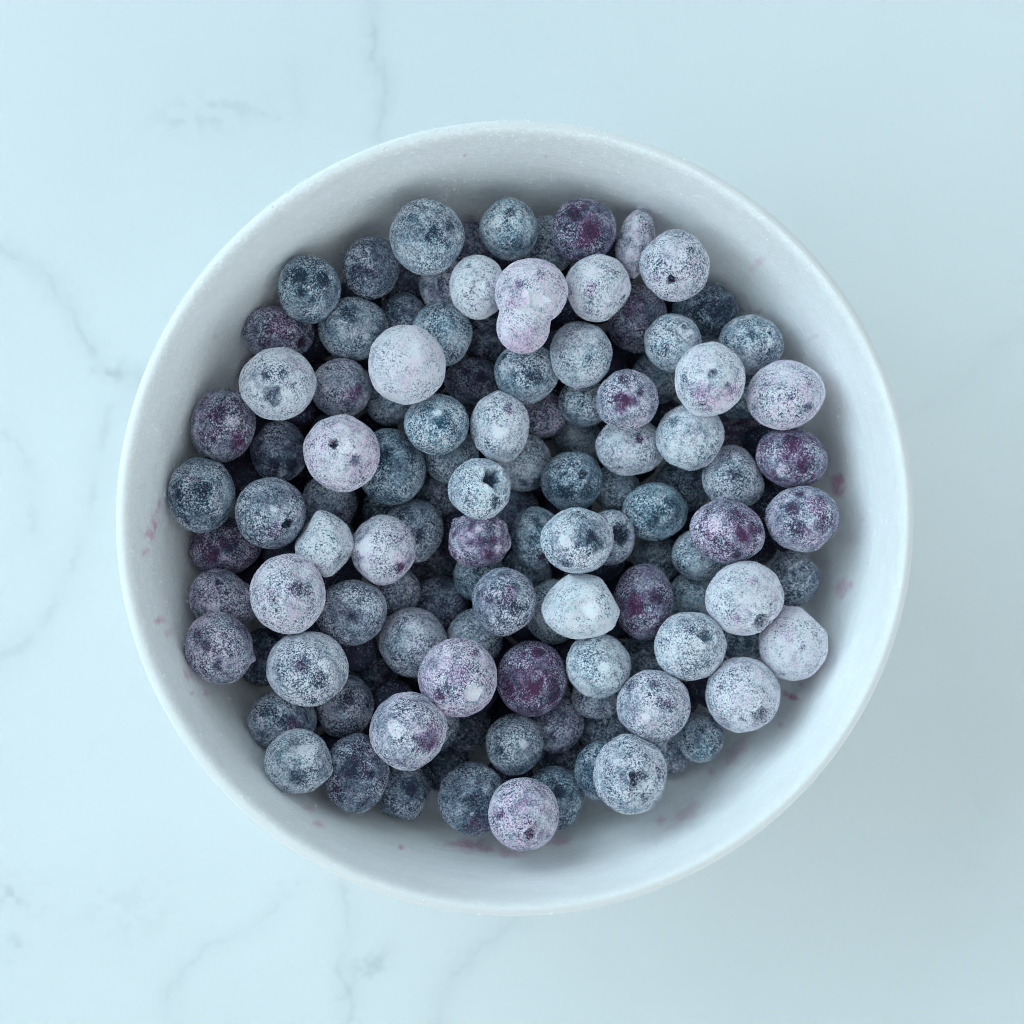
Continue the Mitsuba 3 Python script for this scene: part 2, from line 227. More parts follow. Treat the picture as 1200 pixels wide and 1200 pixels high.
 'pale blueberry with a pointed lower right corner, right of the twin-lobed one'),
(4.21,42.25,48.37,6.80,6.33,0,0.86,0.35,[('l', -0.22, 0.97, 0.0, 0.76), ('c', 0.15, 0.3, 0.27, 0.5), ('p', -0.5, 0.3, 0.4, 0.5), ('p', -0.2, 1, 0.4, 0.6), ('d', 0.2, -0.5, 0.2), ('d', -0.3, -0.1, 0.2)],
 'twin-lobed pinkish white blueberry on top of the upper pile'),
(-5.41,43.92,42.22,5.37,6.09,0,0.86,0,[('c', 0.0, 0.15, 0.3, 0.6), ('d', 0.0, 0.2, 0.07), ('d', -0.45, 0.35, 0.12), ('d', -0.3, -0.6, 0.15)],
 'small white blueberry with a pinpoint in its ringed crown, left of the twin-lobed one'),
(14.39,31.36,40.20,5.96,6.44,0,0.74,-0.15,[('h', -0.15, 1, 0.15, -0.07), ('p', -0.1, 0.95, 0.2, 0.6)],
 'evenly pale blueberry below the one with the pointed corner'),
(4.15,28.13,36.25,6.17,5.84,0,0.6,-0.2,[('d', -0.75, -0.5, 0.14), ('d', 0.2, 0.2, 0.35)],
 'blue-grey blueberry right under the lower lobe of the twin-lobed one'),
(26.15,39.27,30.48,5.91,6.74,0,0.46,0.35,[('p', -0.2, -0.3, 0.4, 0.4)],
 'dark purple-grey blueberry in the shade below the bean-shaped one'),
(39.47,40.67,30.48,6.57,5.59,0,0.4,-0.2,[('d', 0.1, 0.0, 0.4), ('d', -0.4, 0.1, 0.3)],
 'dark blue speckled blueberry behind the round one with the mouth-like fleck'),
(31.97,33.73,39.65,5.48,5.48,0,0.72,-0.2,[('c', 0.22, -0.3, 0.3, 0.4), ('d', 0.3, -0.55, 0.18), ('d', -0.1, -0.35, 0.14), ('d', -0.4, 0.2, 0.2)],
 'smallish blueberry with a bright ringed crown, upper right'),
(47.23,33.68,37.30,6.32,5.83,0,0.62,-0.15,[('d', -0.1, -0.2, 0.3), ('w', 0.5, 0.0, 0.2)],
 'grey-blue blueberry by the upper right wall above the large pinkish one'),
(30.51,28.25,27.38,5.29,5.29,0,0.54,-0.2,[],
 'dim blueberry between the maroon-patched and ring-crowned berries'),
(-5.66,27.23,27.77,5.45,4.63,0,0.42,0.15,[('d', 0.3, -0.1, 0.3)],
 'dark flattened blueberry right of the large chalky white one'),
(-2.84,35.82,24.51,5.16,5.16,0,0.36,0.1,[],
 "dark blueberry in the hollow left of the twin-lobed one's foot"),
(-10.88,45.37,29.95,5.10,5.26,0,0.68,0.2,[('k', 0, 0, 1, 0.04)],
 'lilac frosted blueberry showing left of the pinpoint-crowned one'),
(-6.25,53.31,26.04,4.81,4.97,0,0.42,0.35,[],
 'dark purple blueberry in the gap between large upper and pale-disc berries'),
(-18.14,45.62,22.45,4.84,5.01,0,0.36,0.15,[],
 'shadowed blueberry below the large upper blue one'),
(-19.09,39.46,29.13,4.61,4.61,0,0.46,0,[],
 'small dim blueberry above the large chalky white one'),
(-21.69,23.22,27.38,4.79,4.79,0,0.54,-0.1,[],
 'speckled blueberry showing below the large chalky white one'),
(8.28,20.86,26.89,4.63,4.63,0,0.52,0.35,[],
 'dim pinkish blueberry right of the squared-corner one'),
(15.51,17.82,21.34,5.52,5.69,0,0.58,-0.1,[],
 'dull grey blueberry deep in the hollow right of the squared-corner one'),
(15.67,22.82,31.41,5.09,4.59,0,0.6,-0.2,[],
 'dim pale blueberry beneath the evenly pale one, upper right of centre'),
(22.28,6.27,27.22,4.63,4.79,0,0.56,-0.2,[],
 'dim blueberry between the dimpled teal and smooth pitted teal ones'),
(35.94,7.17,25.32,5.65,5.31,0,0.4,-0.15,[],
 'dark blue blueberry deep above the smooth pitted teal one'),
(46.45,18.67,22.44,4.67,4.67,0,0.34,0.4,[],
 'dark purple blueberry deep behind the pale one with three dark holes'),
(46.53,24.41,29.20,4.78,4.78,0,0.46,-0.4,[],
 'dark teal blueberry in the gap left of the large pinkish wall berry'),
(2.63,2.34,22.42,5.01,5.01,0,0.38,0.1,[],
 'shadowed blueberry deep below right of the open-crowned one'),
(-4.34,-10.49,28.00,5.12,5.12,0,0.54,-0.35,[],
 'dim teal blueberry beneath the shrivelled pink one'),
(4.98,-9.86,24.90,4.82,4.82,0,0.46,-0.2,[],
 'dim blueberry deep above the pink-patched one'),
(-21.97,2.18,21.23,5.18,5.18,0,0.36,-0.1,[],
 'dark blueberry deep above the white-cheeked one'),
(-46.60,27.64,24.90,4.49,4.65,0,0.42,0.3,[],
 'dark plum blueberry pressed to the left wall behind the grey-green-crowned one'),
]
BURIED = [(35.45,0.27,13.67,6.17,'dark buried blueberry glimpsed at the lower right of the smooth pitted teal blueberry'),
(-10.35,20.32,20.27,5.51,'dark buried blueberry glimpsed in the gap left of the squared-corner blueberry'),
(-18.67,-36.29,16.95,5.60,'dark buried blueberry glimpsed in the gap above the purple-sided blueberry'),
(8.58,-27.63,16.49,6.04,'dark buried blueberry glimpsed in the gap left of the pale dark-flecked blueberry'),
(-33.03,-11.48,27.42,5.88,'dark buried blueberry glimpsed in the gap below the pale cone-shaped blueberry'),
(18.54,44.89,18.87,6.26,'dark buried blueberry glimpsed in the gap right of the twin-lobed blueberry'),
(25.89,12.88,15.91,6.08,'dark buried blueberry glimpsed in the gap below the maroon-patched blueberry'),
(24.30,-11.79,15.41,4.60,'dark buried blueberry glimpsed at the upper right of the brightest white faceted blueberry'),
(-35.17,25.90,18.96,6.15,'dark buried blueberry glimpsed in the gap right of the grey-green-crowned blueberry'),
(4.89,6.64,13.16,5.86,'dark buried blueberry glimpsed in the gap right of the open-crowned blueberry'),
(18.02,-31.30,21.51,4.68,'dark buried blueberry glimpsed in the gap right of the deep purple-magenta blueberry'),
(51.35,5.04,28.77,4.71,'dark buried blueberry glimpsed in the gap at the upper left of the salt-and-pepper blueberry'),
(13.64,30.15,13.93,5.53,'dark buried blueberry glimpsed in the gap at the upper left of the maroon-patched blueberry'),
(1.67,43.31,28.23,5.06,'dark buried blueberry glimpsed at the lower right of the large upper wall blueberry'),
(7.30,41.10,15.99,6.21,'dark buried blueberry glimpsed in the gap below the twin-lobed blueberry'),
(-39.37,9.78,13.43,5.83,'dark buried blueberry glimpsed in the gap at the lower left of the pinkish dimpled blueberry'),
(24.14,33.66,14.28,5.25,'dark buried blueberry glimpsed in the gap above the maroon-patched blueberry'),
(-27.88,7.97,12.08,4.60,'dark buried blueberry glimpsed in the gap at the lower right of the pinkish dimpled blueberry'),
(-41.51,2.86,20.30,4.67,'dark buried blueberry glimpsed in the gap at the upper left of the pale cone-shaped blueberry'),
(0.92,16.15,19.05,6.39,'dark buried blueberry glimpsed in the gap at the upper right of the open-crowned blueberry'),
(9.90,-7.42,12.96,4.67,'dark buried blueberry glimpsed in the gap at the lower left of the broad frosted blueberry'),
(-47.03,-12.19,22.67,5.23,'dark buried blueberry glimpsed in the gap left of the blueberry with the round white dot'),
(0.31,-7.93,12.88,4.83,'dark buried blueberry glimpsed at the lower right of the shrivelled bumpy pink blueberry'),
(4.28,-39.18,20.52,5.11,'dark buried blueberry glimpsed in the gap below the deep purple-magenta blueberry'),
(41.88,-31.60,26.45,5.46,'dark buried blueberry glimpsed in the gap at the lower right of the dark-lipped crowned blueberry'),
(49.51,-3.83,23.30,5.32,'dark buried blueberry glimpsed in the gap right of the magenta-stained oval blueberry'),
(32.12,20.08,21.58,4.68,'dark buried blueberry glimpsed in the gap at the lower right of the maroon-patched blueberry'),
(-2.33,-37.54,12.90,4.92,'dark buried blueberry glimpsed in the gap at the lower right of the white-disc blueberry'),
(-0.42,-28.39,22.95,5.29,'dark buried blueberry glimpsed in the gap left of the deep purple-magenta blueberry'),
(13.30,0.77,21.16,5.27,'dark buried blueberry glimpsed in the gap above the broad frosted blueberry'),
(-37.20,-35.12,21.36,5.58,'dark buried blueberry glimpsed in the gap below the large broad frosted blueberry'),
(-50.20,8.81,24.48,4.63,"dark buried blueberry glimpsed at the upper right of the nine o'clock wall blueberry"),
(2.02,30.52,13.27,5.94,'dark buried blueberry glimpsed in the gap above the squared-corner blueberry'),
(39.46,-6.02,21.82,5.27,'dark buried blueberry glimpsed in the gap at the lower left of the magenta-stained oval blueberry'),
(-18.49,-44.56,23.48,5.01,'dark buried blueberry glimpsed in the gap at the lower left of the white-disc blueberry'),
(25.15,-28.51,12.25,4.73,'dark buried blueberry glimpsed in the gap right of the pale dark-flecked blueberry'),
(19.49,-7.11,25.00,5.00,'dark buried blueberry glimpsed in the gap at the lower right of the broad frosted blueberry'),
(21.02,49.87,28.20,5.40,'dark buried blueberry glimpsed in the gap at the lower left of the bean-shaped blueberry'),
(-28.30,42.31,21.39,5.18,'dark buried blueberry glimpsed in the gap right of the blotchy upper left wall blueberry'),
(-14.56,29.66,23.48,5.27,'dark buried blueberry glimpsed in the gap above the round teal-frosted blueberry'),
(-24.20,17.81,13.21,4.60,'dark buried blueberry glimpsed in the gap at the upper right of the pinkish dimpled blueberry'),
(1.88,-50.45,19.34,4.77,'dark buried blueberry glimpsed in the gap above the pink-flecked lowest blueberry'),
(11.76,32.07,27.23,5.52,'dark buried blueberry glimpsed in the gap at the lower right of the twin-lobed blueberry'),
(33.72,-11.39,12.31,4.66,'dark buried blueberry glimpsed in the gap below the smooth pitted teal blueberry'),
(0.27,49.24,19.52,5.60,'dark buried blueberry glimpsed in the gap at the upper left of the twin-lobed blueberry'),
(-2.21,-17.50,16.35,5.29,'dark buried blueberry glimpsed in the gap below the shrivelled bumpy pink blueberry'),
(-1.71,-26.57,13.26,4.95,'dark buried blueberry glimpsed in the gap at the upper right of the white-disc blueberry'),
(-45.96,16.37,19.87,5.65,'dark buried blueberry glimpsed in the gap below the grey-green-crowned blueberry'),
(-32.13,-44.90,27.02,4.78,'dark buried blueberry glimpsed in the gap right of the notched blueberry'),
(51.37,14.40,29.93,4.69,'dark buried blueberry glimpsed in the gap below the large pale pinkish wall blueberry'),
(11.71,42.97,27.39,4.69,'dark buried blueberry glimpsed in the gap left of the blueberry with the mouth-like fleck'),
(-38.67,-20.23,27.92,4.91,'dark buried blueberry glimpsed in the gap below the blueberry with the round white dot'),
(-24.57,-0.10,12.27,4.71,'dark buried blueberry glimpsed in the gap above the white-cheeked blueberry'),
(-28.58,-38.08,17.32,4.98,'dark buried blueberry glimpsed in the gap left of the purple-sided blueberry'),
(-46.03,-4.29,15.83,4.96,'dark buried blueberry glimpsed at the upper left of the blueberry with the round white dot'),
(-41.58,-5.41,27.13,4.98,'dark buried blueberry glimpsed in the gap left of the pale cone-shaped blueberry'),
(-36.08,36.28,22.26,4.92,'dark buried blueberry glimpsed in the gap below the blotchy upper left wall blueberry'),
(9.92,21.07,12.93,4.90,'dark buried blueberry glimpsed in the gap right of the squared-corner blueberry'),
(24.19,19.93,25.99,5.08,'dark buried blueberry glimpsed at the lower left of the blueberry with three dark holes'),
(-5.60,-32.86,29.43,4.83,'dark buried blueberry glimpsed in the gap at the upper right of the purple-sided blueberry'),
(-7.56,-1.90,25.50,4.16,'dark buried blueberry glimpsed in the gap below the open-crowned blueberry'),
(14.82,-25.73,26.70,4.11,'dark buried blueberry glimpsed in the gap at the upper left of the pale dark-flecked blueberry'),
(20.45,30.37,24.80,4.16,'dark buried blueberry glimpsed in the gap left of the blueberry with three dark holes'),
(32.03,44.51,24.67,4.13,'dark buried blueberry glimpsed in the gap below the blueberry with the mouth-like fleck'),
(-24.41,32.86,25.03,4.06,'dark buried blueberry glimpsed at the upper left of the large chalky white blueberry'),
(-32.73,16.52,29.47,4.54,'dark buried blueberry glimpsed in the gap at the lower right of the grey-green-crowned blueberry'),
(9.43,50.66,20.81,4.25,'dark buried blueberry glimpsed in the gap at the upper right of the twin-lobed blueberry'),
(35.21,-35.33,20.46,4.17,'dark buried blueberry glimpsed in the gap right of the blueberry with black bare patches'),
(-34.71,18.10,12.39,4.47,'dark buried blueberry glimpsed in the gap at the upper left of the pinkish dimpled blueberry'),
(-28.42,-24.55,29.66,4.45,'dark buried blueberry glimpsed at the upper right of the large broad frosted blueberry'),
(5.06,-19.93,22.39,4.19,'dark buried blueberry glimpsed in the gap at the lower right of the pink-patched blueberry'),
(25.41,-19.39,11.50,4.04,'dark buried blueberry glimpsed in the gap right of the brightest white faceted blueberry'),
(-20.49,-28.73,11.91,4.29,'dark buried blueberry glimpsed in the gap left of the white-disc blueberry'),
(-20.98,-34.60,28.74,4.21,'dark buried blueberry glimpsed in the gap at the upper left of the purple-sided blueberry'),
(-39.84,22.42,27.27,4.64,'dark buried blueberry glimpsed in the gap left of the large chalky white blueberry'),
(56.57,-2.05,29.79,4.68,'dark buried blueberry glimpsed in the gap at the upper right of the pale hollowed blueberry'),
(-31.33,3.24,17.91,4.07,'dark buried blueberry glimpsed in the gap above the pale cone-shaped blueberry'),
(19.72,-19.29,29.58,4.04,'dark buried blueberry glimpsed at the lower right of the brightest white faceted blueberry')]
SMEARS = [(-65.3,2.5,38.2,0.63,1.59,0.9), (-65.9,-0.4,39.8,0.63,1.90,0.9), (-66.5,-3.0,42.8,0.79,1.59,0.9), (-67.2,-6.2,47.4,0.79,1.11,0.8), (-64.5,-18.7,45.7,0.79,0.79,0.8), (-63.0,-21.1,42.3,0.95,0.79,0.4), (-58.7,-32.3,45.0,0.48,0.48,1), (-56.5,-32.5,37.8,0.63,0.63,0.4), (-59.6,-28.8,41.1,0.79,1.43,0.5), (64.7,6.9,37.4,1.11,2.22,0.8), (67.3,0.9,46.8,0.63,1.27,0.7), (64.7,-13.0,40.1,1.11,1.75,0.6), (63.0,-8.2,33.5,0.63,1.27,0.3), (55.3,-33.7,36.6,0.63,1.27,1.0), (57.1,-31.2,37.5,0.48,0.63,1), (52.9,-39.0,39.2,0.63,0.63,0.5), (45.3,-44.3,33.0,3.49,1.27,0.35), (34.5,-55.9,39.3,3.49,1.11,0.3), (40.4,-48.5,32.3,0.79,0.63,0.5), (30.1,-57.3,36.6,0.95,0.63,0.4), (-6.4,-62.3,30.9,4.13,0.95,0.8), (1.6,-63.6,33.7,2.54,0.79,0.5), (10.8,-61.6,30.7,2.22,0.79,0.5), (-8.1,67.5,49.9,0.32,0.24,0.5), (7.0,67.6,49.5,0.24,0.24,0.5), (-60.0,28.1,41.4,0.40,0.24,0.8), (21.4,66.2,60.6,0.24,0.24,0.5), (47.3,48.3,48.1,0.79,1.43,0.3), (49.7,40.6,35.2,0.79,0.63,0.7), (57.9,34.4,46.6,0.48,0.79,0.4), (-37.3,-53.9,38.8,1.43,0.63,0.5), (-35.2,-56.6,43.4,1.11,0.63,0.6), (-19.8,-61.9,37.3,0.63,0.48,0.6), (-54.9,34.6,37.0,0.63,0.48,0.3)]
VEINS = [([(-26.5,110.7),(-24.4,96.7),(-21.7,89.7),(-22.6,84.4),(-23.3,78.3)],0.88,0.30), ([(-41.4,92.9),(-40.9,87.7),(-40.4,82.5)],1.05,0.10), ([(-103.8,57.8),(-92.7,51.5),(-86.6,45.5),(-83.2,36.8),(-78.9,30.7),(-72.0,29.5)],1.05,0.30), ([(-72.0,27.8),(-78.0,22.9),(-80.5,12.5),(-82.2,2.1),(-88.2,-13.5),(-95.0,-23.8),(-103.5,-32.4)],1.40,0.22), ([(-103.7,21.1),(-96.8,16.8),(-93.7,9.0),(-94.1,-1.4)],1.23,0.17), ([(5.4,-79.5),(-3.3,-86.8),(-9.4,-91.9),(-12.4,-104.9)],1.40,0.26), ([(-30.8,-74.4),(-29.8,-82.2),(-31.5,-91.7),(-29.1,-97.8),(-30.3,-104.7)],1.05,0.22), ([(-32.0,-96.9),(-24.2,-90.0),(-20.7,-86.6)],1.05,0.15), ([(-67.4,-104.3),(-66.2,-94.8),(-58.8,-86.2),(-48.5,-82.0),(-44.1,-78.6)],1.23,0.18), ([(81.6,21.4),(94.2,27.4),(105.9,37.8),(113.1,43.1)],1.40,0.08), ([(94.1,9.4),(103.1,2.3),(113.0,0.5)],1.40,0.04)]
CLOUDS = [(-56.5,84.9,7.37,3.16,0.19), (-65.2,83.1,5.26,2.46,0.12), (-41.6,-75.1,3.51,1.58,0.2), (-96.6,-75.5,5.26,3.86,0.25), (-97.4,-85.9,3.16,2.46,0.2), (-74.3,-77.5,10.53,7.02,0.08), (-25.1,-90.0,3.86,2.46,0.22), (101.1,-57.8,2.46,3.86,0.09), (-47.0,81.9,1.75,1.05,0.2), (-78.0,29.9,4.21,2.11,0.25), (93.9,-70.1,10.53,7.02,0.03)]
MM = 1e-3

# ---------------------------------------------------------------- countertop
def seg_dist(x, y, a, b):
    dx, dy = b[0] - a[0], b[1] - a[1]
    L = dx * dx + dy * dy
    t = dr.clip(((x - a[0]) * dx + (y - a[1]) * dy) / L, 0, 1)
    return dr.sqrt(dr.square(x - a[0] - t * dx) + dr.square(y - a[1] - t * dy))


def stone(p, n, uv):
    x, y = p.x * 1000, p.y * 1000                   # millimetres
    wx = x + 5.0 * (fbm(x * .11, y * .11, 3.3, 3) - .5) + 1.6 * (noise(x * .8, y * .8, 1.7) - .5)
    wy = y + 5.0 * (fbm(x * .11, y * .11, 9.1, 3) - .5) + 1.6 * (noise(x * .8, y * .8, 5.9) - .5)
    break_up = smoothstep(.30, .72, fbm(x * .16, y * .16, 21.0, 3))
    v = mi.Float(0)
    for line, w, s in VEINS:
        d = mi.Float(1e3)
        for a, b in zip(line[:-1], line[1:]):
            d = dr.minimum(d, seg_dist(wx, wy, a, b))
        core, halo = dr.exp(-dr.square(d / (w * .55))), dr.exp(-dr.square(d / (w * 2.6)))
        v += s * (core * (.06 + .56 * break_up) + .40 * halo)
    for cx, cy, rx, ry, s in CLOUDS:
        d = dr.square((wx - cx) / rx) + dr.square((wy - cy) / ry)
        v += s * dr.exp(-d) * (.25 + 1.1 * smoothstep(.42, .68, fbm(x * .55, y * .55, 2.2, 2)))
    # veins carry on over the rest of the slab
    far = fbm(x * .012 + 4, y * .012 + 9, 0.5, 4)
    v += .20 * (1 - smoothstep(0, .03, dr.abs(far - .5))) * smoothstep(152, 180, dr.sqrt(x * x + y * y)) * break_up
    mott = (fbm(x * .06, y * .06, 7.7, 3) - .5) * .035 + (noise(x * 2.6, y * 2.6, 3.1) - .5) * .022
    base = mi.Color3f(.772, .805, .815) * (1 + mott)
    return mix(base, mi.Color3f(.36, .41, .44), dr.clip(v, 0, .6))


scene['mat_stone'] = {'type': 'principled', 'base_color': proc(stone), 'roughness': .48, 'specular': .35}
slab = trimesh.creation.box([2.4, 2.4, .03])
slab.apply_translation([0, 0, -.015])
scene['countertop'] = mikit.ply(slab, 'mat_stone')
labels['countertop'] = {'label': 'white stone countertop with faint grey veins', 'category': 'countertop', 'kind': 'structure'}

# ---------------------------------------------------------------- bowl
def catmull(pts, k=8):
    pts = np.array(pts, float)
    q = np.vstack([2 * pts[0] - pts[1], pts, 2 * pts[-1] - pts[-2]])
    out = []
    for i in range(1, len(q) - 2):
        for t in np.arange(k) / k:
            a, b, c, d = q[i - 1:i + 3]
            out.append(.5 * (2 * b + (c - a) * t + (2 * a - 5 * b + 4 * c - d) * t * t + (3 * b - a - 3 * c + d) * t ** 3))
    return np.array(out + [pts[-1]])


inner = catmull([(0, 6), (18, 6), (34, 7.5), (44.5, 11), (54.5, 18), (61.5, 28), (66, 40), (68.3, 52), (69.0, 58.6)])
lip = catmull([(69.0, 58.6), (69.4, 60.6), (70.0, 61.7), (70.8, 62.1), (71.7, 61.6), (72.15, 60.3), (72.0, 58.6)], 5)
outer = catmull([(72.0, 58.6), (71.0, 50), (69, 38), (64.5, 25), (57, 14), (47, 6.5), (39, 3.4), (37.5, .9), (36.6, 0), (34.6, 0), (33.8, 1.2), (0, 1.6)])
prof = np.vstack([inner, lip[1:], outer[1:]]) * MM
prof[0, 0] = prof[-1, 0] = 0
NS = 288
ang = np.arange(NS) * 2 * np.pi / NS
V = np.stack([prof[:, None, 0] * np.cos(ang), prof[:, None, 0] * np.sin(ang), np.repeat(prof[:, 1:2], NS, 1)], -1)
V[..., 2] += np.where(V[..., 2] > .001, .00025 * np.sin(2 * ang + 1) * (V[..., 2] / RIM), 0)     # hand-thrown unevenness
V[..., :2] *= (1 + .0022 * np.cos(2 * ang - .6) + .0012 * np.cos(3 * ang + 1.1))[None, :, None]


V[..., 0] += 1.1 * MM
V[..., 1] += .2 * MM


def rings(k0, k1):
    """The bowl's surface between two rows of its profile, facing outwards."""
    W = V[k0:k1 + 1]
    i, j = np.meshgrid(np.arange(len(W) - 1), np.arange(NS), indexing='ij')
    jn = (j + 1) % NS
    Q = np.stack([i * NS + j, i * NS + jn, (i + 1) * NS + jn, (i + 1) * NS + j], -1).reshape(-1, 4)
    return trimesh.Trimesh(W.reshape(-1, 3), np.vstack([Q[:, [0, 2, 1]], Q[:, [0, 3, 2]]]), process=False)


def ceramic(p, n, uv):
    x, y, z = p.x * 1000, p.y * 1000, p.z * 1000
    r = dr.sqrt(x * x + y * y)
    th = dr.atan2(y, x)
    inside = smoothstep(.0, .25, -(n.x * x + n.y * y) / dr.maximum(r, 1e-3))
    fine = noise(.8 * x + .6 * y, .8 * y - .6 * x, z * 1.2) * .35 + .65 * noise(x * 2.7 + z, y * 2.7 - z, z * 2.5)
    fine2 = noise(x * 6.3 + 5, y * 6.3, z * 6.3)
    mid = fbm(x * .35, y * .35, z * .35, 3)
    cs, sn = dr.cos(th), dr.sin(th)
    wipe = noise(cs * 7, sn * 7, z * 2.2)                       # sugar wiped round the wall in rings
    grainy = smoothstep(.1, .9, .5 * (1 - dr.cos(th + .9)) * .8 + .5 * (mid - .4))         # the powder fell thickest on the upper left
    low = 1 - smoothstep(44, 60, z)
    dust = inside * dr.clip(.30 + .25 * low + .45 * (mid - .42) + (.5 + 1.2 * grainy) * ((fine - .5) + .9 * (fine2 - .5)) + .55 * low * (wipe - .5), 0, 1)
    glaze = mi.Color3f(.835, .81, .80) * (1 + .05 * (fbm(x * .12, y * .12, z * .12, 2) - .5))
    col = mix(glaze, mi.Color3f(.95, .95, .955), .95 * dust)
    ruin = mi.Float(0)
    wob = fbm(x * .75, y * .75, z * .4, 3) - .5
    for sx, sy, sz, w, h, s in SMEARS:
        ux, uy = -sy / math.hypot(sx, sy), sx / math.hypot(sx, sy)
        du = (x - sx) * ux + (y - sy) * uy                     # along the wall
        dv = dr.sqrt(dr.maximum(dr.square(x - sx) + dr.square(y - sy) - dr.square(du), 0) + dr.square((z - sz) * .13))
        horizontal = abs(ux)
        a, b = (w, h) if horizontal > .5 else (h, w)
        d = dr.sqrt(dr.square(du / a) + dr.square(dv / b))
        ruin += s * (1 - smoothstep(.2, 1.5, d + 1.5 * wob)) * (.25 + 1.0 * fine)
    return mix(col, mi.Color3f(.62, .20, .38), dr.clip(ruin * 1.05 * inside, 0, .9))


scene['mat_ceramic'] = {'type': 'principled', 'base_color': proc(ceramic), 'roughness': .55, 'specular': .3}
k_lip, k_out, k_foot = len(inner) - 1, len(inner) + len(lip) - 2, len(inner) + len(lip) + 46
for part, k0, k1 in (('inner_wall', 0, k_lip), ('rim', k_lip, k_out), ('outer_wall', k_out, k_foot), ('foot', k_foot, len(prof) - 1)):
    scene['bowl__' + part] = mikit.ply(rings(k0, k1), 'mat_ceramic', smooth=True)
labels['bowl'] = {'label': 'round off-white ceramic bowl dusted with frost and pink juice smears, on the stone countertop', 'category': 'bowl'}

# frost grains on the rim and the inner wall: nobody could count them
rng = np.random.default_rng(11)
octa = np.array([[1, 0, 0], [-1, 0, 0], [0, 1, 0], [0, -1, 0], [0, 0, 1], [0, 0, -1]], float)
octf = np.array([[0, 2, 4], [2, 1, 4], [1, 3, 4], [3, 0, 4], [2, 0, 5], [1, 2, 5], [3, 1, 5], [0, 3, 5]])
gv, gf = [], []
wall = prof[len(inner) - 40:len(inner) + len(lip) - 8]
seglen = np.linalg.norm(np.diff(wall, axis=0), axis=1)
for g in range(6000):
    # most of it clings to the far and left side, as on the photograph; some all round
    a = rng.normal(2.25, .55) if rng.uniform() < .80 else rng.uniform(0, 2 * np.pi)
    t = rng.uniform() ** .8
    s = t * seglen.sum()
    q = min(np.searchsorted(np.cumsum(seglen), s), len(wall) - 2)
    rr, zz = wall[q] + (wall[q + 1] - wall[q]) * rng.uniform()
    size = (.10 + .22 * rng.uniform() ** 2.5) * MM
    c = np.array([rr * np.cos(a) + 1.1 * MM, rr * np.sin(a) + .2 * MM, zz])
    m = np.linalg.qr(rng.normal(size=(3, 3)))[0]
    gv.append((octa * rng.uniform(.6, 1.2, (6, 1)) * size) @ m.T + c)
    gf.append(octf + 6 * g)
scene['mat_grain'] = {'type': 'principled', 'base_color': {'type': 'rgb', 'value': [.95, .96, .97]}, 'roughness': .5, 'specular': .4}
scene['bowl__frost_grains'] = mikit.ply(trimesh.Trimesh(np.vstack(gv), np.vstack(gf), process=False), 'mat_grain')
labels['bowl__frost_grains'] = {'label': 'loose white frost grains clinging to the inner wall and rim', 'kind': 'stuff'}

# ---------------------------------------------------------------- blueberries
# uv of a berry's vertices is no picture coordinate: u is how thick the frost lies there, v how purple (negative: teal) the skin is
def berry_skin(p, n, uv):
    x, y, z = p.x * 1000, p.y * 1000, p.z * 1000
    f, k = uv.x, uv.y
    a_, b_, c_ = .80 * x + .48 * y + .36 * z, -.60 * x + .64 * y + .48 * z, -.60 * y + .80 * z      # turned, so that no grid shows
    d_, e_, h_ = .36 * a_ - .48 * b_ + .80 * c_, .80 * a_ + .60 * b_, -.48 * a_ + .64 * b_ + .60 * c_
    g1 = noise(a_ * 3.9, b_ * 3.9, c_ * 3.9)
    g2 = noise(d_ * 6.4 + 3, e_ * 6.4, h_ * 6.4)
    m = fbm(x * .8, y * .8, z * .8, 3)
    rough = smoothstep(.30, .70, noise(x * .30 + 9, y * .30, z * .30))       # speckled areas and smoothly frosted ones
    t = f - .055 + (.38 + .50 * rough) * ((g1 - .5) * .95 + (g2 - .5) * 1.25) + .52 * (m - .5)
    cover = smoothstep(.02, .98, t)
    tint = dr.clip(k + .10 + (noise(x * 1.1, y * 1.1, z * 1.1 + 31) - .5) * (.60 + .8 * dr.abs(k)) + (.35 + 1.2 * dr.maximum(k, 0)) * (noise(d_ * 3.1, e_ * 3.1, h_ * 3.1 + 7) - .5), -1, 1)
    frost = mix(mi.Color3f(.29, .40, .53), mi.Color3f(.745, .745, .785), smoothstep(.25, .95, t))           # thin bloom is bluish, thick frost white
    frost = frost * mix(mi.Color3f(1), mi.Color3f(1.07, .77, .93), dr.clip(tint * .9, 0, 1))
    frost = frost * mix(mi.Color3f(1), mi.Color3f(.76, 1.0, 1.04), dr.clip(-tint * 1.1, 0, 1))
    frost = mix(frost, mi.Color3f(.87, .88, .90), smoothstep(.9, 1.7, t))
    skin = mix(mi.Color3f(.011, .015, .036), mi.Color3f(.075, .014, .056), dr.clip(tint * 1.1 - .1, 0, 1))
    skin = mix(skin, mi.Color3f(.012, .055, .080), dr.clip(-tint, 0, 1))
    return mix(skin, frost, .02 + .98 * cover)


scene['mat_berry'] = {'type': 'principled', 'base_color': proc(berry_skin), 'roughness': .72, 'specular': .25, 'sheen': .5}

ICO = {k: trimesh.creation.icosphere(subdivisions=k) for k in (3, 4, 5)}


def facing(dx, dy):
    q = dx * dx + dy * dy
    z = math.sqrt(max(0, 1 - q)) if q < .96 else .15
    d = np.array([dx, -dy, z])
    return d / np.linalg.norm(d)


def sstep(a, b, x):
    t = np.clip((x - a) / (b - a), 0, 1)
    return t * t * (3 - 2 * t)


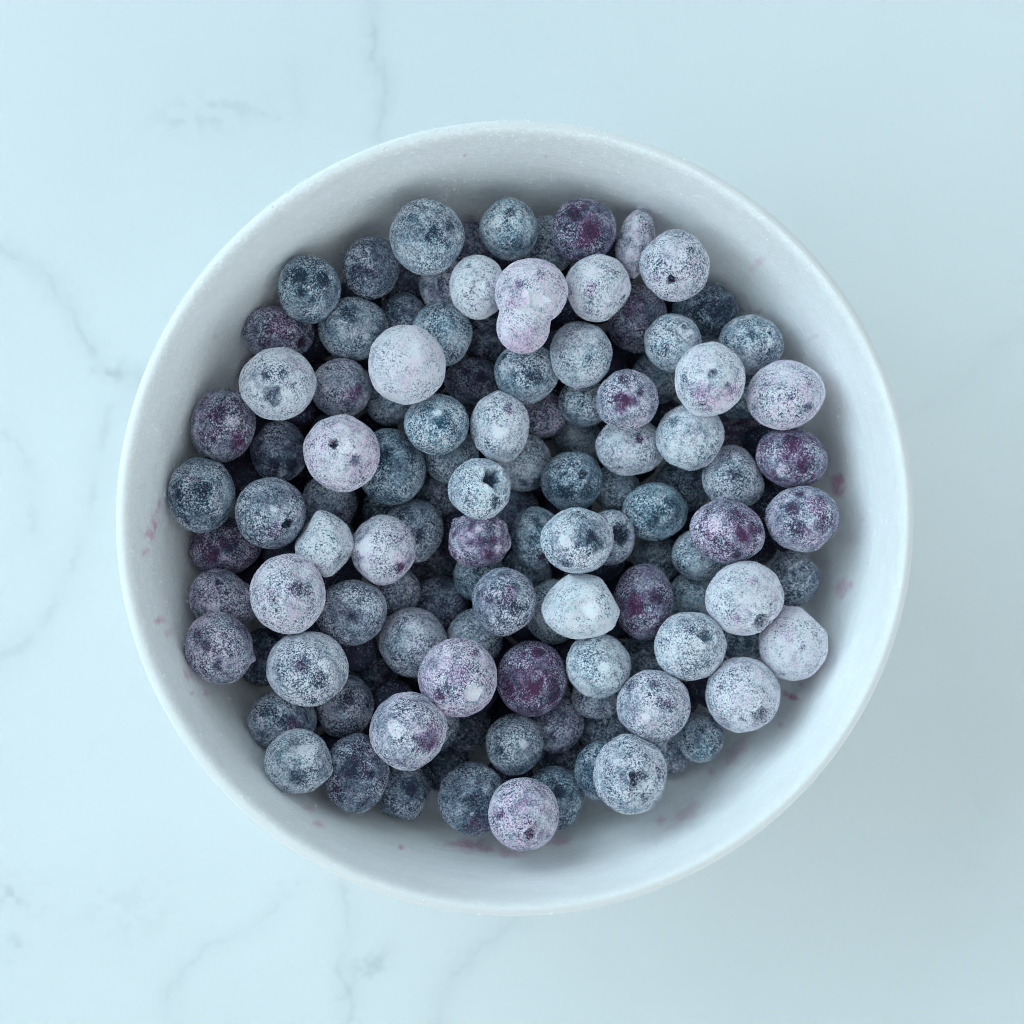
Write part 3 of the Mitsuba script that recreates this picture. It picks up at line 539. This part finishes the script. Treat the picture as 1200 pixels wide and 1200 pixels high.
def berry_mesh(u, rx, ry, rot, frost, pink, feats, seed):
    """Radius, frost and tint along the unit directions u (millimetres)."""
    c, s = math.cos(math.radians(rot)), math.sin(math.radians(rot))
    R = (rx + ry) / 2
    a, b = u[:, 0] * c + u[:, 1] * s, -u[:, 0] * s + u[:, 1] * c
    r = 1 / np.sqrt((a / rx) ** 2 + (b / ry) ** 2 + (u[:, 2] / (R * .97)) ** 2)
    off = np.array([seed * 3.7, seed * 1.3, seed * 7.9])
    wob = meshkit.fbm(u * 2.6 + off, 3, seed) - .5
    r = r * (1 + .12 * (meshkit.fbm(u * 1.3 + off, 2, seed + 5) - .5) + .05 * wob)
    fr = np.full(len(u), frost) + .42 * (meshkit.fbm(u * 1.7 + off + 40, 3, seed + 9) - .5)
    pk = np.full(len(u), pink) + .9 * (meshkit.fbm(u * 1.5 + off + 80, 2, seed + 3) - .5) * (.35 + abs(pink))
    edge = meshkit.fbm(u * 4.5 + off, 3, seed + 20) - .5
    rs = np.random.default_rng(seed)
    flats = [('n', *(rs.uniform(-.95, .95, 2)), rs.uniform(.008, .038)) for _ in range(5)]
    dents = [('h', *(rs.uniform(-.85, .85, 2)), rs.uniform(.15, .4), rs.uniform(-.03, .075)) for _ in range(3)]
    feats = list(feats) + ([] if any(ft[0] == 'l' for ft in feats) else flats) + dents
    for ft in feats:                                            # lobes and flats first: they make the body
        if ft[0] == 'l':
            cc = np.array([ft[1], -ft[2], ft[3]]) * R
            q = ft[4] * R
            bb = u @ cc
            disc = bb * bb - (cc @ cc - q * q)
            t = np.where((disc > 0) & (bb > 0), bb + np.sqrt(np.maximum(disc, 0)), 0)
            h = .24 * R
            r = np.where(t > 0, np.maximum(r, t) + np.maximum(h - np.abs(r - t), 0) ** 2 / (4 * h), r)
        elif ft[0] == 'n':
            d = u @ facing(ft[1], ft[2])
            lim = np.where(d > .2, R * (1 - 1.5 * ft[3]) / np.maximum(d, .2), 9 * R)
            h = .055 * R
            r = np.minimum(r, lim) - np.maximum(h - np.abs(r - lim), 0) ** 2 / (4 * h)
        elif ft[0] == 'k':
            r = r * (1 + ft[4] * 1.6 * (meshkit.noise(u * 2.9 + off, seed) + .5 * meshkit.noise(u * 6 + off, seed) - .75))
            fr = fr + .5 * (meshkit.noise(u * 4 + off, seed) - .5)
    for ft in feats:
        if ft[0] in 'ln' or ft[0] == 'k':
            continue
        d = facing(ft[1], ft[2])
        th = np.arccos(np.clip(u @ d, -1, 1))
        if ft[0] == 'c':                                        # a crown opens as an uneven five-pointed star
            e1 = np.cross(d, [0.3, 0.9, 0.1]); e1 /= np.linalg.norm(e1)
            ph = np.arctan2(u @ np.cross(d, e1), u @ e1)
            th = th * (1 + .13 * np.cos(5 * ph + seed) + .06 * np.cos(2 * ph + 2 * seed))
        q = th / ft[3]
        w = 1 - sstep(.35, 1.15, q + 1.3 * edge)
        if ft[0] == 'c':
            deep = .75 * ft[3] if ft[4] < -.55 else (.55 * ft[3] if ft[4] < .3 else .16 * ft[3])
            r = r - R * deep * (1 - sstep(.66 if ft[4] < .3 else .35, 1.0, q + .25 * edge)) + R * .045 * np.exp(-((q - 1.08) / .22) ** 2)
            fr = fr + (.62 if ft[4] < 0 else .4) * ft[4] * (1 - sstep(.6 if ft[4] < .3 else .2, 1.0, q + .6 * edge)) + .12 * np.exp(-((q - 1.1) / .25) ** 2)
            if ft[4] > .3:                                      # a ringed crown: a bare groove runs round the disc
                fr = fr - .42 * np.exp(-((q - 1.08) / .20) ** 2) * sstep(-.25, .25, edge + .1 * np.cos(th * 9 + seed))
        elif ft[0] == 'd':
            fr = fr - .30 * w
        elif ft[0] == 'w':
            fr = fr + .42 * w
        elif ft[0] == 'p':
            pk = pk + ft[4] * w
            fr = fr - .16 * ft[4] * w
        elif ft[0] == 'h':
            r = r - ft[4] * R * np.exp(-q * q)
    r = r + .075 * (meshkit.noise(u * R * 2.2 + off, seed + 1) - .5) * np.clip(fr + .3, .3, 1.2) + .10 * (meshkit.noise(u * R * .9 + off, seed + 2) - .5)
    return r, np.stack([fr, np.clip(pk, -1, 1.2)], 1)


def crown_mesh(d, s, R, base_r, frost, seed):
    """The torn rim of the crown: a low uneven ring of five sepals around direction d."""
    rg = np.random.default_rng(seed)
    e1 = np.cross(d, [0.3, 0.9, 0.1]); e1 /= np.linalg.norm(e1); e2 = np.cross(d, e1)
    n, m = 60, 8
    ph = np.arange(n) * 2 * np.pi / n
    tear = .5 - .5 * np.cos(5 * ph + seed) * rg.uniform(.6, 1) + .35 * (meshkit.noise(np.stack([np.cos(ph) * 2, np.sin(ph) * 2, ph * 0 + seed], 1), seed) - .5)
    high, thick = .018 + .050 * np.clip(tear, 0, 1.2), .020 + .016 * np.clip(tear, 0, 1)
    rad = s * 1.02 / (1 + .13 * np.cos(5 * ph + seed) + .06 * np.cos(2 * ph + 2 * seed))
    V = []
    for k in range(m):
        a = 2 * np.pi * k / m
        ang_ = rad + thick * np.cos(a)
        rr = (base_r / R - .012 + high * (.5 + .5 * np.sin(a)) + .0) * R
        dirs = np.cos(ang_)[:, None] * d + np.sin(ang_)[:, None] * (np.cos(ph)[:, None] * e1 + np.sin(ph)[:, None] * e2)
        V.append(dirs * (rr if np.ndim(rr) == 0 else rr[:, None]))
    V = np.stack(V, 1).reshape(-1, 3)
    i, j = np.meshgrid(np.arange(n), np.arange(m), indexing='ij')
    i2, j2 = (i + 1) % n, (j + 1) % m
    Q = np.stack([i * m + j, i2 * m + j, i2 * m + j2, i * m + j2], -1).reshape(-1, 4)
    mesh = trimesh.Trimesh(V, np.vstack([Q[:, [0, 1, 2]], Q[:, [0, 2, 3]]]), process=False)
    if mesh.volume < 0:
        mesh.invert()
    return mesh, np.stack([np.full(len(V), frost), np.zeros(len(V))], 1)


def add_berry(key, x, y, z, rx, ry, rot, frost, pink, feats, seed, level):
    ico = ICO[level]
    u = np.array(ico.vertices)
    r, uv = berry_mesh(u, rx, ry, rot, frost, pink, feats, seed)
    centre = np.array([x, y, z])
    body = key + '__skin' if any(ft[0] == 'c' for ft in feats) else key
    scene[body] = mikit.ply(trimesh.Trimesh((u * r[:, None] + centre) * MM, ico.faces, process=False), 'mat_berry', smooth=True, uv=uv)
    for ft in feats:
        if ft[0] == 'c':
            d = facing(ft[1], ft[2])
            n_seed = seed
            e1 = np.cross(d, [0.3, 0.9, 0.1]); e1 /= np.linalg.norm(e1); e2 = np.cross(d, e1)
            ph = np.arange(60) * 2 * np.pi / 60
            rad = ft[3] * 1.02 / (1 + .13 * np.cos(5 * ph + n_seed) + .06 * np.cos(2 * ph + 2 * n_seed))
            dirs = np.cos(rad)[:, None] * d + np.sin(rad)[:, None] * (np.cos(ph)[:, None] * e1 + np.sin(ph)[:, None] * e2)
            br = berry_mesh(dirs, rx, ry, rot, frost, pink, feats, seed)[0]
            mesh, uvc = crown_mesh(d, ft[3], (rx + ry) / 2, br, frost, seed)
            mesh.vertices = (mesh.vertices + centre) * MM
            scene[key + '__crown'] = mikit.ply(mesh, 'mat_berry', smooth=True, uv=uvc)


def key_of(kind, n):
    return kind if n == 0 else f'{kind}_{n:03d}'


for n, (x, y, z, rx, ry, rot, frost, pink, feats, label) in enumerate(BERRIES):
    key = key_of('blueberry', n)
    add_berry(key, x, y, z, rx, ry, rot, frost, pink, feats, n + 1, 5 if z > 33 else 4)
    labels[key] = {'label': label, 'category': 'blueberry', 'group': 'frosted blueberries heaped in the bowl'}
for m, (x, y, z, r, label) in enumerate(BURIED):
    key = key_of('blueberry', len(BERRIES) + m)
    add_berry(key, x, y, z, r, r * .95, 0, .08, .1, [], 300 + m, 4)  # frost cut on buried berries, painting the shade of the gaps into them
    labels[key] = {'label': label, 'category': 'blueberry', 'group': 'blueberries buried at the bottom of the heap'}
